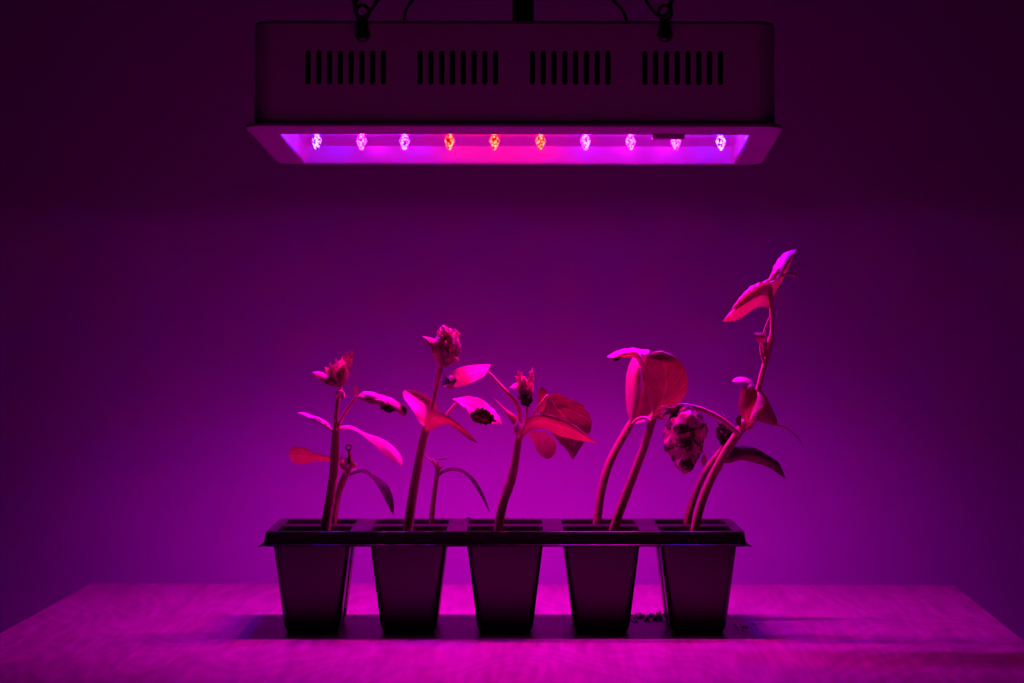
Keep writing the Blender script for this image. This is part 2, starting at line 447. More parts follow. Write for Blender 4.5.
def leaf_into(bm, A, B, D, da=0.0, db=0.0, dm=0.0, D1=None, Mid=None, crumple=0.0, cf=260.0, n=26, m=12, serr=0.0, seed=0):
    """a leaf blade between two pixel outlines A and B, both from base to tip;
       da, db, dm (mm) set how far the edges and the midrib stand away from the plane at distance D"""
    D1 = D if D1 is None else D1
    uvl = bm.loops.layers.uv.get('UVMap') or bm.loops.layers.uv.new('UVMap')
    a = catmull([Vector((p[0], p[1], 0)) for p in A], n)
    b = catmull([Vector((p[0], p[1], 0)) for p in B], n)
    c = catmull([Vector((p[0], p[1], 0)) for p in Mid], n) if Mid else [(x + y) / 2 for x, y in zip(a, b)]
    rows = []
    for i in range(n):
        t = i / (n - 1)
        w = math.sin(PI * min(max(t, 0), 1)) ** 0.6 if 0 < t < 1 else 0
        Dt = D + (D1 - D) * t
        pa = at(a[i].x, a[i].y, Dt + da / 1000 * w)
        pc = at(c[i].x, c[i].y, Dt + dm / 1000 * w)
        pb = at(b[i].x, b[i].y, Dt + db / 1000 * w)
        row = []
        for k in range(m + 1):
            v = k / m
            la, lc, lb = 2 * (v - .5) * (v - 1), -4 * v * (v - 1), 2 * v * (v - .5)
            p = pa * la + pc * lc + pb * lb
            if serr and k in (0, m):
                cen = pc; p = p + (p - cen) * serr * (((i * 7 + seed) % 3) - 1) * 0.5
            s = Vector((seed * 3.7, 0, 0))
            if crumple:
                e = min(1.0, w * 1.5)
                p = p + noise.noise_vector(p * cf + s) * crumple / 1000 * e + noise.noise_vector(p * cf * 3 + s) * crumple / 2500 * e
            else:
                p = p + noise.noise_vector(p * 130 + s) * 0.0004 * w
            row.append(bm.verts.new(p))
        rows.append(row)
    for i in range(n - 1):
        for k in range(m):
            f = bm.faces.new((rows[i][k], rows[i + 1][k], rows[i + 1][k + 1], rows[i][k + 1]))
            for lp, (ii, kk) in zip(f.loops, ((i, k), (i + 1, k), (i + 1, k + 1), (i, k + 1))):
                lp[uvl].uv = (ii / (n - 1), kk / m)

def leaf(parent, name, mat, A, B, D, **kw):
    bm = bmesh.new(); leaf_into(bm, A, B, D, **kw)
    return obj(name, bm, M[mat], parent, smooth='leaf', world=True)

def bud_into(bm, bx, by, tips, D, seed=0, w=3.5, crumple=0.8):
    """crumpled young leaves from a base at (bx, by) to the given tips (px, py, dd, width px)"""
    rnd = random.Random(seed)
    for k, tp in enumerate(tips):
        tx, ty, dd, ww = tp
        dx, dy = tx - bx, ty - by
        L = math.hypot(dx, dy); nx, ny = -dy / L, dx / L
        j = rnd.uniform(-.12, .12) * L
        A = [(bx, by), (bx + dx * .3 + nx * (ww * .4 + j * .4), by + dy * .3 + ny * (ww * .4 + j * .4)), (bx + dx * .65 + nx * (ww * .5 + j), by + dy * .65 + ny * (ww * .5 + j)), (tx, ty)]
        B = [(bx, by), (bx + dx * .3 - nx * (ww * .4 - j * .4), by + dy * .3 - ny * (ww * .4 - j * .4)), (bx + dx * .65 - nx * (ww * .5 - j), by + dy * .65 - ny * (ww * .5 - j)), (tx, ty)]
        s = rnd.uniform(-3, 3)
        leaf_into(bm, A, B, D, D1=D + dd / 1000, da=s, db=-s, dm=rnd.uniform(-2, 2), crumple=crumple, cf=420, n=12, m=6, seed=seed + k, serr=0.25)

def bud(parent, bx, by, tips, D, mat='bud', name='bud', seed=0, crumple=0.8, fuzz=0, box=None):
    bm = bmesh.new()
    bud_into(bm, bx, by, tips, D, seed, crumple=crumple)
    rnd = random.Random(seed + 50)
    uvl = bm.loops.layers.uv.get('UVMap')
    for _ in range(fuzz):
        x, y = rnd.uniform(box[0], box[2]), rnd.uniform(box[1], box[3])
        dd = rnd.uniform(-.004, .003)
        a = rnd.uniform(-.9, .9); l = rnd.uniform(3, 6)
        p0 = at(x, y, D + dd); p1 = at(x + math.sin(a) * l * .5, y - l * .4, D + dd - .001); p2 = at(x + math.sin(a) * l, y - math.cos(a) * l * .8, D + dd - .001)
        add_tube(bm, [p0, p1, p2], [.0006, .0005, .0002], 5, 5)
    return obj(name, bm, M[mat], parent, smooth='leaf', world=True)

def plant(px, D, label):
    p = at(px, 530, D)
    return empty('seedling', (p.x, D, 0.049), label, 'seedling', 'seedlings growing in the tray')

def blob(parent, L_, R_, D, depth=0.8, bumps=0.9, cf=700, mat='bud', name='bud_core', n=30, seg=24, seed=0):
    """a closed crumpled bud between a left and a right outline, both from base to tip"""
    bm = bmesh.new(); uvl = bm.loops.layers.uv.new('UVMap')
    a = catmull([Vector((x, y, 0)) for x, y in L_], n); b = catmull([Vector((x, y, 0)) for x, y in R_], n)
    rings = []
    for i in range(n):
        pl = at(a[i].x, a[i].y, D); pr = at(b[i].x, b[i].y, D)
        c = (pl + pr) / 2; h = (pr - pl) / 2; r = h.length
        ring = []
        for k in range(seg):
            t = 2 * PI * k / seg
            p = c + h * math.cos(t) + Vector((0, -1, 0)) * r * depth * math.sin(t)
            e = min(1, r / .002)
            nv = noise.noise_vector(p * cf + Vector((seed, 0, 0))) * bumps / 1000 * e
            nv += noise.noise_vector(p * cf * 2.2) * bumps / 2200 * e
            ring.append(bm.verts.new(p + nv))
        rings.append(ring)
    for i in range(n - 1):
        for k in range(seg):
            f = bm.faces.new((rings[i][k], rings[i][(k + 1) % seg], rings[i + 1][(k + 1) % seg], rings[i + 1][k]))
            for lp in f.loops: lp[uvl].uv = (i / n, k / seg)
    bm.faces.new(rings[0][::-1]); bm.faces.new(rings[-1])
    return obj(name, bm, M[mat], parent, smooth='leaf', world=True)

# --- 1: first column, front cell
p = plant(325, DF, 'tall seedling in the leftmost front cell with a crumpled pink bud on top')
stem(p, [(324.5, 547, 10), (326, 525, 10), (330, 500, 9.5), (333.5, 475, 9), (335, 450, 8.5), (335.5, 436, 7.5), (336, 428, 6)], DF)
stem(p, [(335.8, 434, 6), (336, 418, 4.8), (337.5, 405, 4.2), (338.5, 396, 4)], DF, name='upper_stem')
bm = bmesh.new()       # little curled tendril ring below the bud
c = at(340.3, 395.5, DF - .001)
add_tube(bm, [c + Vector((math.cos(a) * .0020, 0.0006 * math.sin(a * 2), math.sin(a) * .0024)) for a in [PI * 2 * k / 12 - 1.2 for k in range(12)]], [.00085] * 12, 8, 40)
add_tube(bm, [at(341.5, 392, DF), at(340.5, 387, DF), at(340, 383, DF)], [.0007, .0007, .0009], 8)
obj('tendril', bm, M['node'], p, smooth=True, world=True)
bud(p, 339, 387, [(312, 372, -2, 6), (353, 350, 2, 9), (346, 362, -3, 8), (324, 367, -8, 8), (331, 362, -10, 8), (337, 360, -9, 8), (325, 366, 3, 8), (336, 358, 4, 9), (330, 361, -4, 7), (342, 356, -4, 8), (348, 369, -5, 7), (322, 372, 3, 6)], DF, seed=11, crumple=1.3)
blob(p, [(338, 387), (333, 382), (330, 376), (332, 371)], [(340, 387), (344, 382), (345, 376), (340, 370)], DF + .002, mat='bud', bumps=1.3, seed=3)
leaf(p, 'bud_leaf', 'bud', [(339, 387), (326, 383), (318, 376), (312, 372)], [(339, 387), (331, 378), (321, 372), (312, 372)], DF - .003, da=-1, db=2, crumple=.5, seed=2)
leaf(p, 'bud_leaf', 'leaf', [(340, 388), (347, 382), (348, 374), (347, 366)], [(340, 388), (341, 380), (343, 373), (347, 366)], DF - .004, da=2, db=-2, dm=-2, crumple=.5, seed=3)
leaf(p, 'bud_leaf', 'bud', [(339, 384), (333, 371), (342, 357), (353, 349)], [(339, 384), (345, 374), (351, 362), (353, 349)], DF + .001, da=3, db=-1, crumple=.9, seed=4)
stem(p, [(337, 430, 4), (342, 418, 3.6), (349, 407, 3.4), (356.5, 396, 3.2)], DF, name='petiole', mat='node', seg=8)
leaf(p, 'leaf', 'leaf', [(356, 397), (362, 392), (372, 391.5), (379, 394), (390, 397), (397, 401), (402, 406), (403, 417)],
     [(356, 397), (361, 400), (369, 403), (378, 405), (388, 409), (396, 411), (400, 414), (403, 417)], DF - .001, da=2, db=-3, dm=-3, crumple=.7, seed=5)
leaf(p, 'leaf_tip', 'seed_leaf', [(357, 397), (353.6, 390), (355.5, 384)], [(359, 395), (358, 390), (355.5, 384)], DF, crumple=.1)
leaf(p, 'dead_leaf_edge', 'dead_leaf', [(379, 404), (386, 403), (392, 406), (397, 411)], [(379, 404), (382, 410), (388, 413), (397, 411)], DF - .004, dm=-1, crumple=1.0, cf=600, seed=6)
leaf(p, 'dead_leaf_edge', 'dead_leaf', [(400, 407), (403, 405), (407, 410), (405, 416)], [(400, 407), (402, 411), (403, 414), (405, 416)], DF - .004, dm=-1, crumple=.5, seed=7)
leaf(p, 'seed_leaf', 'seed_leaf', [(335, 430), (342, 426), (352, 426), (366, 433), (380, 438), (393, 446), (402, 458), (402.5, 466)],
     [(335, 436), (341, 429), (352, 429.5), (363, 436), (374, 445), (384, 455), (394, 463), (402.5, 466)], DF, da=8, db=-6, dm=0, D1=DF - .006, seed=1)
leaf(p, 'seed_leaf', 'dry_leaf', [(334, 434), (329, 424), (321, 418), (312, 415), (304, 412.5), (297, 412.5)],
     [(334, 434), (328, 429), (320, 424), (312, 420), (303, 416), (297, 412.5)], DF, da=4, db=-2, dm=-1, D1=DF - .004, crumple=.3, seed=8)
leaf(p, 'leaf', 'leaf', [(333, 456), (323, 455), (313, 452), (306, 448), (297, 446.5), (290, 449), (289, 456)],
     [(333, 462), (323, 461.5), (313, 462.5), (305, 464), (297, 464), (291, 460), (289, 456)], DF + .003, da=-4, db=5, dm=-2, D1=DF + .006, seed=9)

# --- 2: first column, back cell
p = plant(334, DB, 'short seedling in the leftmost back cell with one arching drooping leaf')
stem(p, [(332.5, 540, 7.5), (334.5, 515, 7.5), (338, 495, 7), (343.5, 480, 7), (347.5, 471, 6.5), (350, 464, 4)], DB)
bud(p, 349, 470, [(341, 453, -2, 4), (353, 459, -3, 6), (358, 463, 3, 5), (346, 456, 3, 5), (349, 448, 0, 4), (338, 457, 2, 3)], DB, seed=21, crumple=1.0)
bm = bmesh.new(); c = at(348.7, 447.5, DB)
add_tube(bm, [c + Vector((math.cos(a) * .0018, 0, math.sin(a) * .0016)) for a in [PI * 2 * k / 11 for k in range(11)]], [.0006] * 11, 6, 30)
add_tube(bm, [at(349, 451, DB), at(349, 456, DB), at(349, 464, DB)], [.0006, .0008, .0010], 6)
obj('tendril', bm, M['dead_leaf'], p, smooth='leaf', world=True)
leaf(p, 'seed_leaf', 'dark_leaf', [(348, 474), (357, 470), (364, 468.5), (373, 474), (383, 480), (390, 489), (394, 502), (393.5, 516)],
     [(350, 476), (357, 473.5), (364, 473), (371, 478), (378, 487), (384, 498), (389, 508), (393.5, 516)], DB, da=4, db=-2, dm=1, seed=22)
leaf(p, 'seed_leaf', 'seed_leaf', [(348, 474), (341, 470), (337, 462)], [(348, 472), (343, 464), (337, 462)], DB - .001, da=-1, db=2, n=12)

# --- 3: second column, front cell
p = plant(408, DF, 'tall seedling in the second front cell with a hairy cone-shaped bud on top')
stem(p, [(406.5, 548, 10), (408.5, 525, 10), (412.5, 497, 9.5), (417.5, 468, 9), (423, 440, 8.5), (427, 426, 8), (429, 418, 6)], DF)
stem(p, [(429, 422, 5), (432, 408, 4.6), (436, 390, 4.4), (439, 376, 4.4), (441, 368, 5)], DF, name='upper_stem')
stem(p, [(434, 388, 2), (436, 378, 2), (437.5, 368, 2), (437, 362, 1.5)], DF - .003, name='bud_stalk', mat='node', seg=8)
blob(p, [(441, 368), (436, 358), (434, 347), (437, 336), (442, 326)], [(444, 368), (453, 362), (459, 352), (459, 341), (452, 331), (444, 325)], DF, bumps=1.5, cf=620, seed=7)
tips = [(436, 336, 0, 4), (442, 324, 0, 5), (448, 328, -2, 4), (454, 331, 0, 4), (459, 336, 1, 4), (462, 342, 0, 4), (461, 350, 0, 4), (459, 357, -1, 4), (454, 363, -2, 4), (446, 340, -9, 5), (451, 348, -9, 5), (444, 350, -8, 5), (456, 343, -7, 4), (450, 357, -7, 4)]
bud(p, 444, 362, tips, DF, mat='bud', seed=31, crumple=1.0, fuzz=110, box=(438, 332, 458, 362))
leaf(p, 'bud_leaf', 'leaf', [(441, 369), (434, 358), (429, 346), (422, 336)], [(441, 369), (444, 356), (440, 343), (436, 339), (422, 336)], DF - .005, da=-3, db=3, dm=-2, crumple=.6, seed=32)
leaf(p, 'seed_leaf', 'seed_leaf', [(427, 428), (420, 423), (412, 409), (404, 398), (403, 391), (406, 389)],
     [(427, 430), (438, 418), (437, 405), (428, 397), (418, 392), (406, 389)], DF - .003, da=-5, db=3, dm=2, D1=DF + .006, seed=33)
leaf(p, 'seed_leaf', 'leaf', [(424, 427), (427, 412), (434, 411), (446, 415), (456, 421), (467, 431), (477, 442)],
     [(426, 431), (434, 429), (441, 425), (449, 424.5), (457, 430), (467, 438), (477, 443)], DF - .006, da=-4, db=4, dm=-2, D1=DF - .012, seed=34)
stem(p, [(443, 421, 3), (448, 413, 3), (453, 407, 2.8), (458, 402, 2.6)], DF, name='petiole', mat='node', seg=8)
leaf(p, 'leaf', 'leaf', [(458, 403), (453, 399), (462, 397), (472, 396.5), (483, 400), (494, 410), (501, 419), (502, 425)],
     [(458, 403), (461, 405), (466, 408), (470, 416), (477, 423), (487, 424.5), (496, 423), (502, 425)], DF - .004, da=7, db=-4, dm=1, crumple=.5, seed=35)
leaf(p, 'dead_leaf_edge', 'dead_leaf', [(470, 414), (478, 408), (488, 412), (497, 421)], [(470, 414), (474, 421), (484, 424), (497, 422)], DF - .007, dm=0, crumple=1.5, cf=650, seed=36, n=26, m=18, serr=.35)

# --- 4: second column, back cell
p = plant(432, DB, 'thin seedling in the second back cell with one narrow leaf arching right')
stem(p, [(430.5, 540, 5.5), (432, 515, 5.5), (434, 495, 5.2), (436.5, 478, 5), (438, 470, 5), (436, 463, 3)], DB)
stem(p, [(437, 468, 2.6), (433, 462, 2), (428, 458.5, 1.8), (424, 454, 1.4), (422, 446, 1)], DB, name='petiole', seg=8)
bud(p, 437, 470, [(432, 457, 0, 3), (436, 459, 1, 3), (443, 466, 1, 2.5), (445, 465, -1, 2)], DB, seed=41, mat='seed_leaf', crumple=.4)
leaf(p, 'bud_leaf', 'dead_leaf', [(436, 460), (442, 458), (448, 459)], [(436, 460), (442, 460), (448, 459)], DB, dm=-2, n=10, crumple=.3)
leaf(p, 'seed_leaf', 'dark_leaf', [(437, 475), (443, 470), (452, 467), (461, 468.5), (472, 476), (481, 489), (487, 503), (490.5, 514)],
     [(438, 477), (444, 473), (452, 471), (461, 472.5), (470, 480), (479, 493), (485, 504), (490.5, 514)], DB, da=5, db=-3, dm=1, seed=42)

# --- 5: third column
p = plant(498, DF, 'seedling in the third front cell with a large dark red leaf to its right')
stem(p, [(497.5, 548, 8.5), (499, 525, 9), (503, 503, 9.5), (510.5, 482, 9.5), (515, 462, 8.5), (518, 442, 7.5), (520, 432, 7.5)], DF)
leaf(p, 'seed_leaf', 'seed_leaf', [(521, 436), (515, 428), (508, 417), (500, 405), (493, 397)], [(518, 438), (522, 428), (517, 417), (505, 408), (493, 397)], DF - .004, da=-2, db=3, seed=51, n=18)
leaf(p, 'node_sheath', 'seed_leaf', [(517, 438), (513, 428), (517, 420)], [(519, 438), (523, 428), (517, 420)], DF - .006, dm=-3, n=12)
stem(p, [(521, 430, 4.5), (520, 420, 4.5), (518.5, 408, 4.5), (511, 397, 4), (499, 384, 3.6), (487, 371, 3)], DF - .002, name='petiole', mat='node', seg=10)
stem(p, [(522, 432, 3.2), (526, 420, 3), (527.5, 405, 2.6)], DF, name='upper_stem', seg=8)
bud(p, 527, 405, [(517, 371, 2, 4), (521, 372, -2, 4), (524, 379, 0, 7), (519, 381, -3, 7), (529, 381, 2, 6), (523, 388, -3, 7), (533, 390, 0, 5)], DF, seed=52, crumple=1.3, fuzz=40, box=(517, 374, 530, 400))
blob(p, [(526, 405), (520, 396), (520, 386), (522, 378)], [(528, 405), (532, 397), (531, 387), (525, 378)], DF, mat='bud', bumps=1.2, seed=5)
bud(p, 520, 384, [(509, 388, -1, 3.5), (515, 383, 1, 3), (518, 370, 0, 4), (523, 371, 0, 3), (517, 377, 0, 4)], DF, seed=53, crumple=.9)
leaf(p, 'bud_leaf', 'bud', [(528, 403), (524, 392), (528, 380), (532.5, 366)], [(528, 403), (533, 394), (534, 380), (532.5, 366)], DF - .002, da=-2, db=2, dm=-1, seed=54, crumple=.3)
leaf(p, 'dead_leaf_edge', 'dead_leaf', [(527, 407), (520, 402), (521, 393), (527, 396)], [(527, 407), (531, 404), (532, 398), (527, 396)], DF - .005, dm=-1, crumple=1.6, cf=600, seed=55)
# leaf of this plant reaching over to the left
leaf(p, 'leaf', 'leaf', [(487, 371), (491, 365), (480, 364.5), (466, 366), (456, 369), (450, 374), (443, 380)],
     [(487, 371), (484, 376), (477, 380), (468, 384), (460, 387), (452, 386), (443, 380)], DF - .004, da=7, db=-5, dm=1, D1=DF - .008, crumple=.35, seed=56)
bud(p, 456, 379, [(440, 382, 1, 5), (443, 376, 2, 4), (441, 388, -2, 4), (447, 389, -3, 4), (454, 389, -2, 4)], DF - .008, name='withered_tip', mat='dry_leaf', seed=57, crumple=1.3)
stem(p, [(527, 425, 4), (535, 413, 4), (542, 403, 3.8), (548, 395, 3.2)], DF - .003, name='petiole', mat='node', seg=10)
leaf(p, 'leaf', 'big_leaf', [(548, 395), (541, 406), (541, 416), (548, 430), (557, 439), (566, 449), (573, 460)],
     [(548, 395), (557, 393), (568, 398), (579, 402), (587, 411), (592, 425), (585, 441), (573, 460)], DF + .016, da=3, db=-6, dm=-1, D1=DF + .010, crumple=.9, cf=120, seed=58, n=34, m=18, serr=.05)
leaf(p, 'leaf_lobe', 'big_leaf', [(547, 396), (546, 390), (542, 387.5), (538, 391)], [(547, 396), (545, 408), (540, 412), (538, 402), (538, 391)], DF + .004, da=-2, db=1, dm=-2, seed=59)
leaf(p, 'seed_leaf', 'leaf', [(521, 432), (528, 418), (540, 413.5), (555, 416), (570, 422), (584, 432), (597, 443)],
     [(523, 437), (531, 431), (543, 429), (555, 434), (568, 438), (583, 441), (597, 443)], DF - .010, da=-3, db=4, dm=-3, D1=DF - .016, seed=60, n=30)
leaf(p, 'seed_leaf', 'seed_leaf', [(527, 434), (536, 431), (547, 433), (555, 441), (556, 450), (552, 457), (547, 459)],
     [(527, 434), (533, 442), (537, 451), (541, 456), (547, 459)], DF - .002, da=-5, db=3, dm=-1, D1=DF - .006, seed=61)

# --- 6: fourth column, back cell
p = plant(597, DB, 'seedling in the fourth back cell whose long leaf curls over at the top')
stem(p, [(596.5, 540, 9), (597.5, 518, 9), (601.5, 490, 8.5), (609, 464, 8.5), (619, 444, 8), (627, 430, 8), (632, 421, 7)], DB)
leaf(p, 'seed_leaf', 'seed_leaf', [(630, 424), (626.5, 408), (625.5, 388), (627, 372), (633, 357), (640, 352)],
     [(632, 424), (638, 408), (641, 392), (643, 375), (643, 362), (640, 352)], DB - .010, da=3, db=-4, dm=-4, D1=DB - .004, seed=62)
leaf(p, 'seed_leaf', 'seed_leaf', [(634, 424), (645, 421), (655, 416), (657, 400), (655, 380), (650, 362), (644, 352)],
     [(632, 424), (636, 410), (640, 392), (642, 375), (643, 362), (644, 352)], DB, da=-2, db=2, dm=4, D1=DB - .004, crumple=.5, seed=63)
leaf(p, 'curled_tip', 'seed_leaf', [(650, 350), (643, 349.3), (631, 348), (620, 350), (612, 353), (606.5, 357)],
     [(647, 357), (640, 353), (631, 352), (622, 354), (614, 357), (606.5, 357)], DB - .018, da=7, db=-3, dm=1, D1=DB - .018, crumple=.4, seed=64, n=30)
leaf(p, 'curled_underside', 'leaf', [(612, 358.5), (618, 354), (628, 351), (638, 353.5), (643, 361), (646, 370), (646, 380)],
     [(614, 361), (620, 358.5), (628, 357), (635, 358.5), (640, 366), (642, 374), (643, 382)], DB - .014, da=-6, db=5, dm=2, D1=DB - .014, crumple=.3, seed=65, n=30)
leaf(p, 'withered_edge', 'dead_leaf', [(613, 358), (617, 357), (622, 356)], [(614, 361), (618, 360.5), (622, 357)], DB - .018, dm=-1, n=10, crumple=.4)

# --- 7: fourth column, front cell
p = plant(613, DF, 'seedling in the fourth front cell with one big round red-edged leaf')
stem(p, [(611, 548, 10), (614.5, 527, 9.5), (624, 500, 9), (634, 474, 8.5), (644, 447, 8), (651, 425, 7.5), (655, 412, 6)], DF)
leaf(p, 'seed_leaf', 'round_leaf', [(654, 418), (649, 402), (646, 385), (645, 368), (647, 357), (653, 352), (662, 350.5)],
     [(655, 418), (661, 409), (674, 406.5), (683, 399), (688, 385), (685, 370), (676, 357), (662, 350.5)], DF - .003, da=1, db=1, dm=-2, D1=DF, seed=71, n=34, m=18)
stem(p, [(651, 422, 5), (645, 418, 3.5), (638, 419, 3), (632, 424, 3)], DF - .001, name='petiole', mat='node', seg=8, D1=DF + .002)

bud(p, 655, 417, [(662, 408, -2, 3), (668, 412, 0, 3), (663, 414, 3, 3), (672, 417, -1, 3), (664, 420, 2, 3)], DF, seed=72, crumple=1)

# --- 8: fifth column, back cell
p = plant(686, DB, 'seedling in the rightmost back cell with a dark leaf arching to the right')
stem(p, [(685.5, 540, 8), (688, 518, 8), (694, 497, 7.5), (701, 480, 7), (709, 466, 6.5), (718, 454, 5.5), (724, 446, 5)], DB)
bud(p, 724, 446, [(718, 420, 0, 6), (724, 418, 2, 8), (731, 422, 1, 7), (735, 430, 2, 6), (727, 425, -3, 8), (720, 430, -4, 6), (722, 412, 2, 4)], DB, seed=81, crumple=1.4, mat='dry_leaf')
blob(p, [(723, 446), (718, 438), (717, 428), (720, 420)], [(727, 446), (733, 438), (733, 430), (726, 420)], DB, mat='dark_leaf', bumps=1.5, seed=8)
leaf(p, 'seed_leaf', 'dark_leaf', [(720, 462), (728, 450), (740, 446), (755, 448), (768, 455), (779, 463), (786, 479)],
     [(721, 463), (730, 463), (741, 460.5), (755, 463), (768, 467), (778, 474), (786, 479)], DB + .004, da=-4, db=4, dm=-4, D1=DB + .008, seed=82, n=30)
leaf(p, 'bract', 'seed_leaf', [(703, 467), (701, 460), (704, 453)], [(705, 467), (707, 460), (704, 453)], DB - .003, n=10)
leaf(p, 'bract', 'dry_leaf', [(717, 466), (721, 467), (723, 471)], [(717, 469), (720, 471), (723, 471)], DB - .003, n=10, crumple=.4)

# --- 9: fifth column, front cell
p = plant(695, DF, 'tallest seedling in the rightmost front cell, reaching up to a jagged pointed leaf')
stem(p, [(691.5, 548, 9), (695.5, 526, 8.5), (702, 502, 8.5), (712, 477, 8.5), (725, 453, 9), (737, 435, 9), (746, 421, 9)], DF)
stem(p, [(746, 422, 7), (753, 405, 6), (758.5, 388, 5.5), (762.5, 372, 5.5), (766, 360, 5.5), (770, 347, 4.6), (772, 330, 4.2), (771.5, 318, 4), (771, 307, 3.6)], DF, name='upper_stem', mat='node')
stem(p, [(764.5, 364, 3.4), (761, 351, 2.6), (761.5, 341, 2.2), (765, 329, 2), (769.5, 318, 2)], DF - .002, name='side_shoot', mat='node', seg=8)
leaf(p, 'side_leaf', 'seed_leaf', [(762.5, 345), (757, 340), (753.5, 333)], [(763.5, 343), (765, 335), (759, 333), (753.5, 333)], DF - .004, da=-1, db=2, n=14)
bud(p, 765, 358, [(766, 345, 0, 3), (764, 338, 1, 4), (768, 334, -1, 4), (766, 328, 0, 3), (768, 350, 1, 3)], DF, seed=91, mat='dry_leaf', crumple=1)
# the jagged leaf on top: blade seen from below, and its far half folded up showing the lit face
leaf(p, 'leaf', 'leaf', [(771, 309), (763, 307), (754, 309), (745, 315), (736, 320), (722, 322)],
     [(774, 304), (770, 281), (757, 285), (749, 291), (738, 301), (722, 322)], DF - .008, da=8, db=-10, dm=-1, D1=DF - .014, seed=92, n=40, m=16, serr=.22)
leaf(p, 'leaf_half', 'leaf', [(771, 309), (773, 298), (778, 288), (784, 278), (790, 264), (797, 249)],
     [(770, 306), (768, 294), (769, 280), (779, 268), (790, 256), (797, 249)], DF - .010, da=8, db=-8, D1=DF + .004, dm=2, seed=93, n=30, m=14, serr=.12)
leaf(p, 'leaf_fold', 'seed_leaf', [(724, 320), (738, 307), (750, 297), (760, 289), (770, 284), (779, 279), (786, 268), (797, 249)],
     [(724, 320), (738, 299.5), (749, 288), (758, 283.5), (768, 279), (775, 264), (785, 252.5), (797, 249)], DF - .022, da=-4, db=9, D1=DF - .004, seed=94, n=40, serr=.2)
stem(p, [(780, 276, 3), (787, 274.5, 2.4), (792, 274.5, 3), (795, 275, 5), (797, 276, 3)], DF - .012, name='curled_lobe', mat='node', seg=8)
# folded leaf around the stem
leaf(p, 'leaf', 'leaf', [(746, 423), (739, 410), (739, 396), (744, 386), (752, 384)],
     [(748, 425), (752, 412), (756, 402), (757, 392), (752, 384)], DF - .008, da=-3, db=-2, dm=-6, seed=95)
leaf(p, 'leaf', 'leaf', [(748, 424), (757, 422), (768, 424), (777, 425), (776, 416)],
     [(748, 422), (752, 406), (758, 390), (766, 396), (776, 416)], DF - .004, da=-4, db=3, dm=-4, seed=96, crumple=.3)
leaf(p, 'curled_tip', 'seed_leaf', [(732, 380.5), (737, 377), (745, 377), (751, 380), (755, 388)], [(732, 381.5), (737, 383), (744, 383), (748, 386), (755, 388)], DF - .008, da=4, db=-3, dm=-1, n=18)
leaf(p, 'dead_leaf_edge', 'dead_leaf', [(737, 425), (736, 418), (741, 415)], [(740, 427), (742, 421), (741, 415)], DF - .006, n=10, crumple=.6)
leaf(p, 'bract', 'seed_leaf', [(745, 428), (750, 422), (755, 421)], [(746, 432), (752, 428), (755, 421)], DF - .008, da=-1, db=-2, n=12)
stem(p, [(774, 424, 2.4), (783, 426, 1.8), (791, 431, 1.6), (797, 436, 1.4), (802, 444, 1)], DF, name='tendril', seg=6)
stem(p, [(739, 435, 6), (731, 427, 5.5), (721, 419, 5.2), (709, 412.5, 5), (697, 408, 5), (684, 405.5, 4.5), (677, 405, 3)], DF - .004, name='petiole', mat='node', D1=DF - .010)
leaf(p, 'withered_leaf', 'dry_leaf', [(684, 405), (673, 410), (667, 424), (663, 440), (664, 450), (671, 457), (676, 466), (684, 475)],
     [(686, 405), (696, 409), (704, 420), (707, 434), (704, 446), (700, 457), (695, 466), (684, 475)], DF - .010, D1=DF - .026, da=3, db=3, dm=-4, crumple=2.0, cf=125, seed=97, n=48, m=26, serr=.05)
bud(p, 680, 407, [(660, 406, 2, 3), (664, 413, 0, 3.5), (657, 411, 1, 2.5), (668, 420, -2, 4), (661, 418, 1, 3)], DF - .010, name='withered_tip', mat='dry_leaf', seed=98, crumple=1)

# ------------------------------------------------------------------ the grow light
lamp_c = Vector((0.0028, 1.8525, 0.2842))
lamp_rot = (R(-3.25), R(0.16), R(-1.1))
lamp = empty('grow_light', lamp_c, 'white rectangular LED grow light panel glowing pink and blue above the seedlings', 'grow light', rot=lamp_rot)
LW, LD = 0.3050, 0.2050
BH = 0.0612
OX0, OX1 = -0.1348, 0.1348      # the opening
OY0, OY1 = -LD / 2 + 0.030, LD / 2 - 0.0085
# bezel: flat frame around the opening with a rounded outline
bm = bmesh.new()
q = 6
o_cx, o_cy = (OX0 + OX1) / 2, (OY0 + OY1) / 2
ow, od = OX1 - OX0, OY1 - OY0
outer = rrect(LW, LD, 0.012, q)
inner = rrect(ow, od, 0.002, q, o_cx, o_cy)
add_loft(bm, [[(x, y, 0.0100) for x, y in inner], [(x, y, -0.0002) for x, y in inner], [(x, y, -0.0006) for x, y in rrect(ow + .002, od + .002, 0.003, q, o_cx, o_cy)],
              [(x, y, 0.0000) for x, y in rrect(LW - .003, LD - .003, 0.011, q)], [(x, y, 0.0008) for x, y in outer], [(x, y, 0.0022) for x, y in outer],
              [(x, y, 0.0030) for x, y in rrect(LW - .002, LD - .002, 0.011, q)], [(x, y, 0.0030) for x, y in rrect(LW - .016, LD - .016, 0.011, q)]])
obj('bezel', bm, M['bezel'], lamp)
# small clip reaching over the front of the opening
bm = bmesh.new(); add_box(bm, (0.0790, OY0 - 0.004, -0.0030), (0.0975, OY0 + 0.0035, 0.0004), 0.0006)
obj('clip', bm, M['bezel'], lamp)
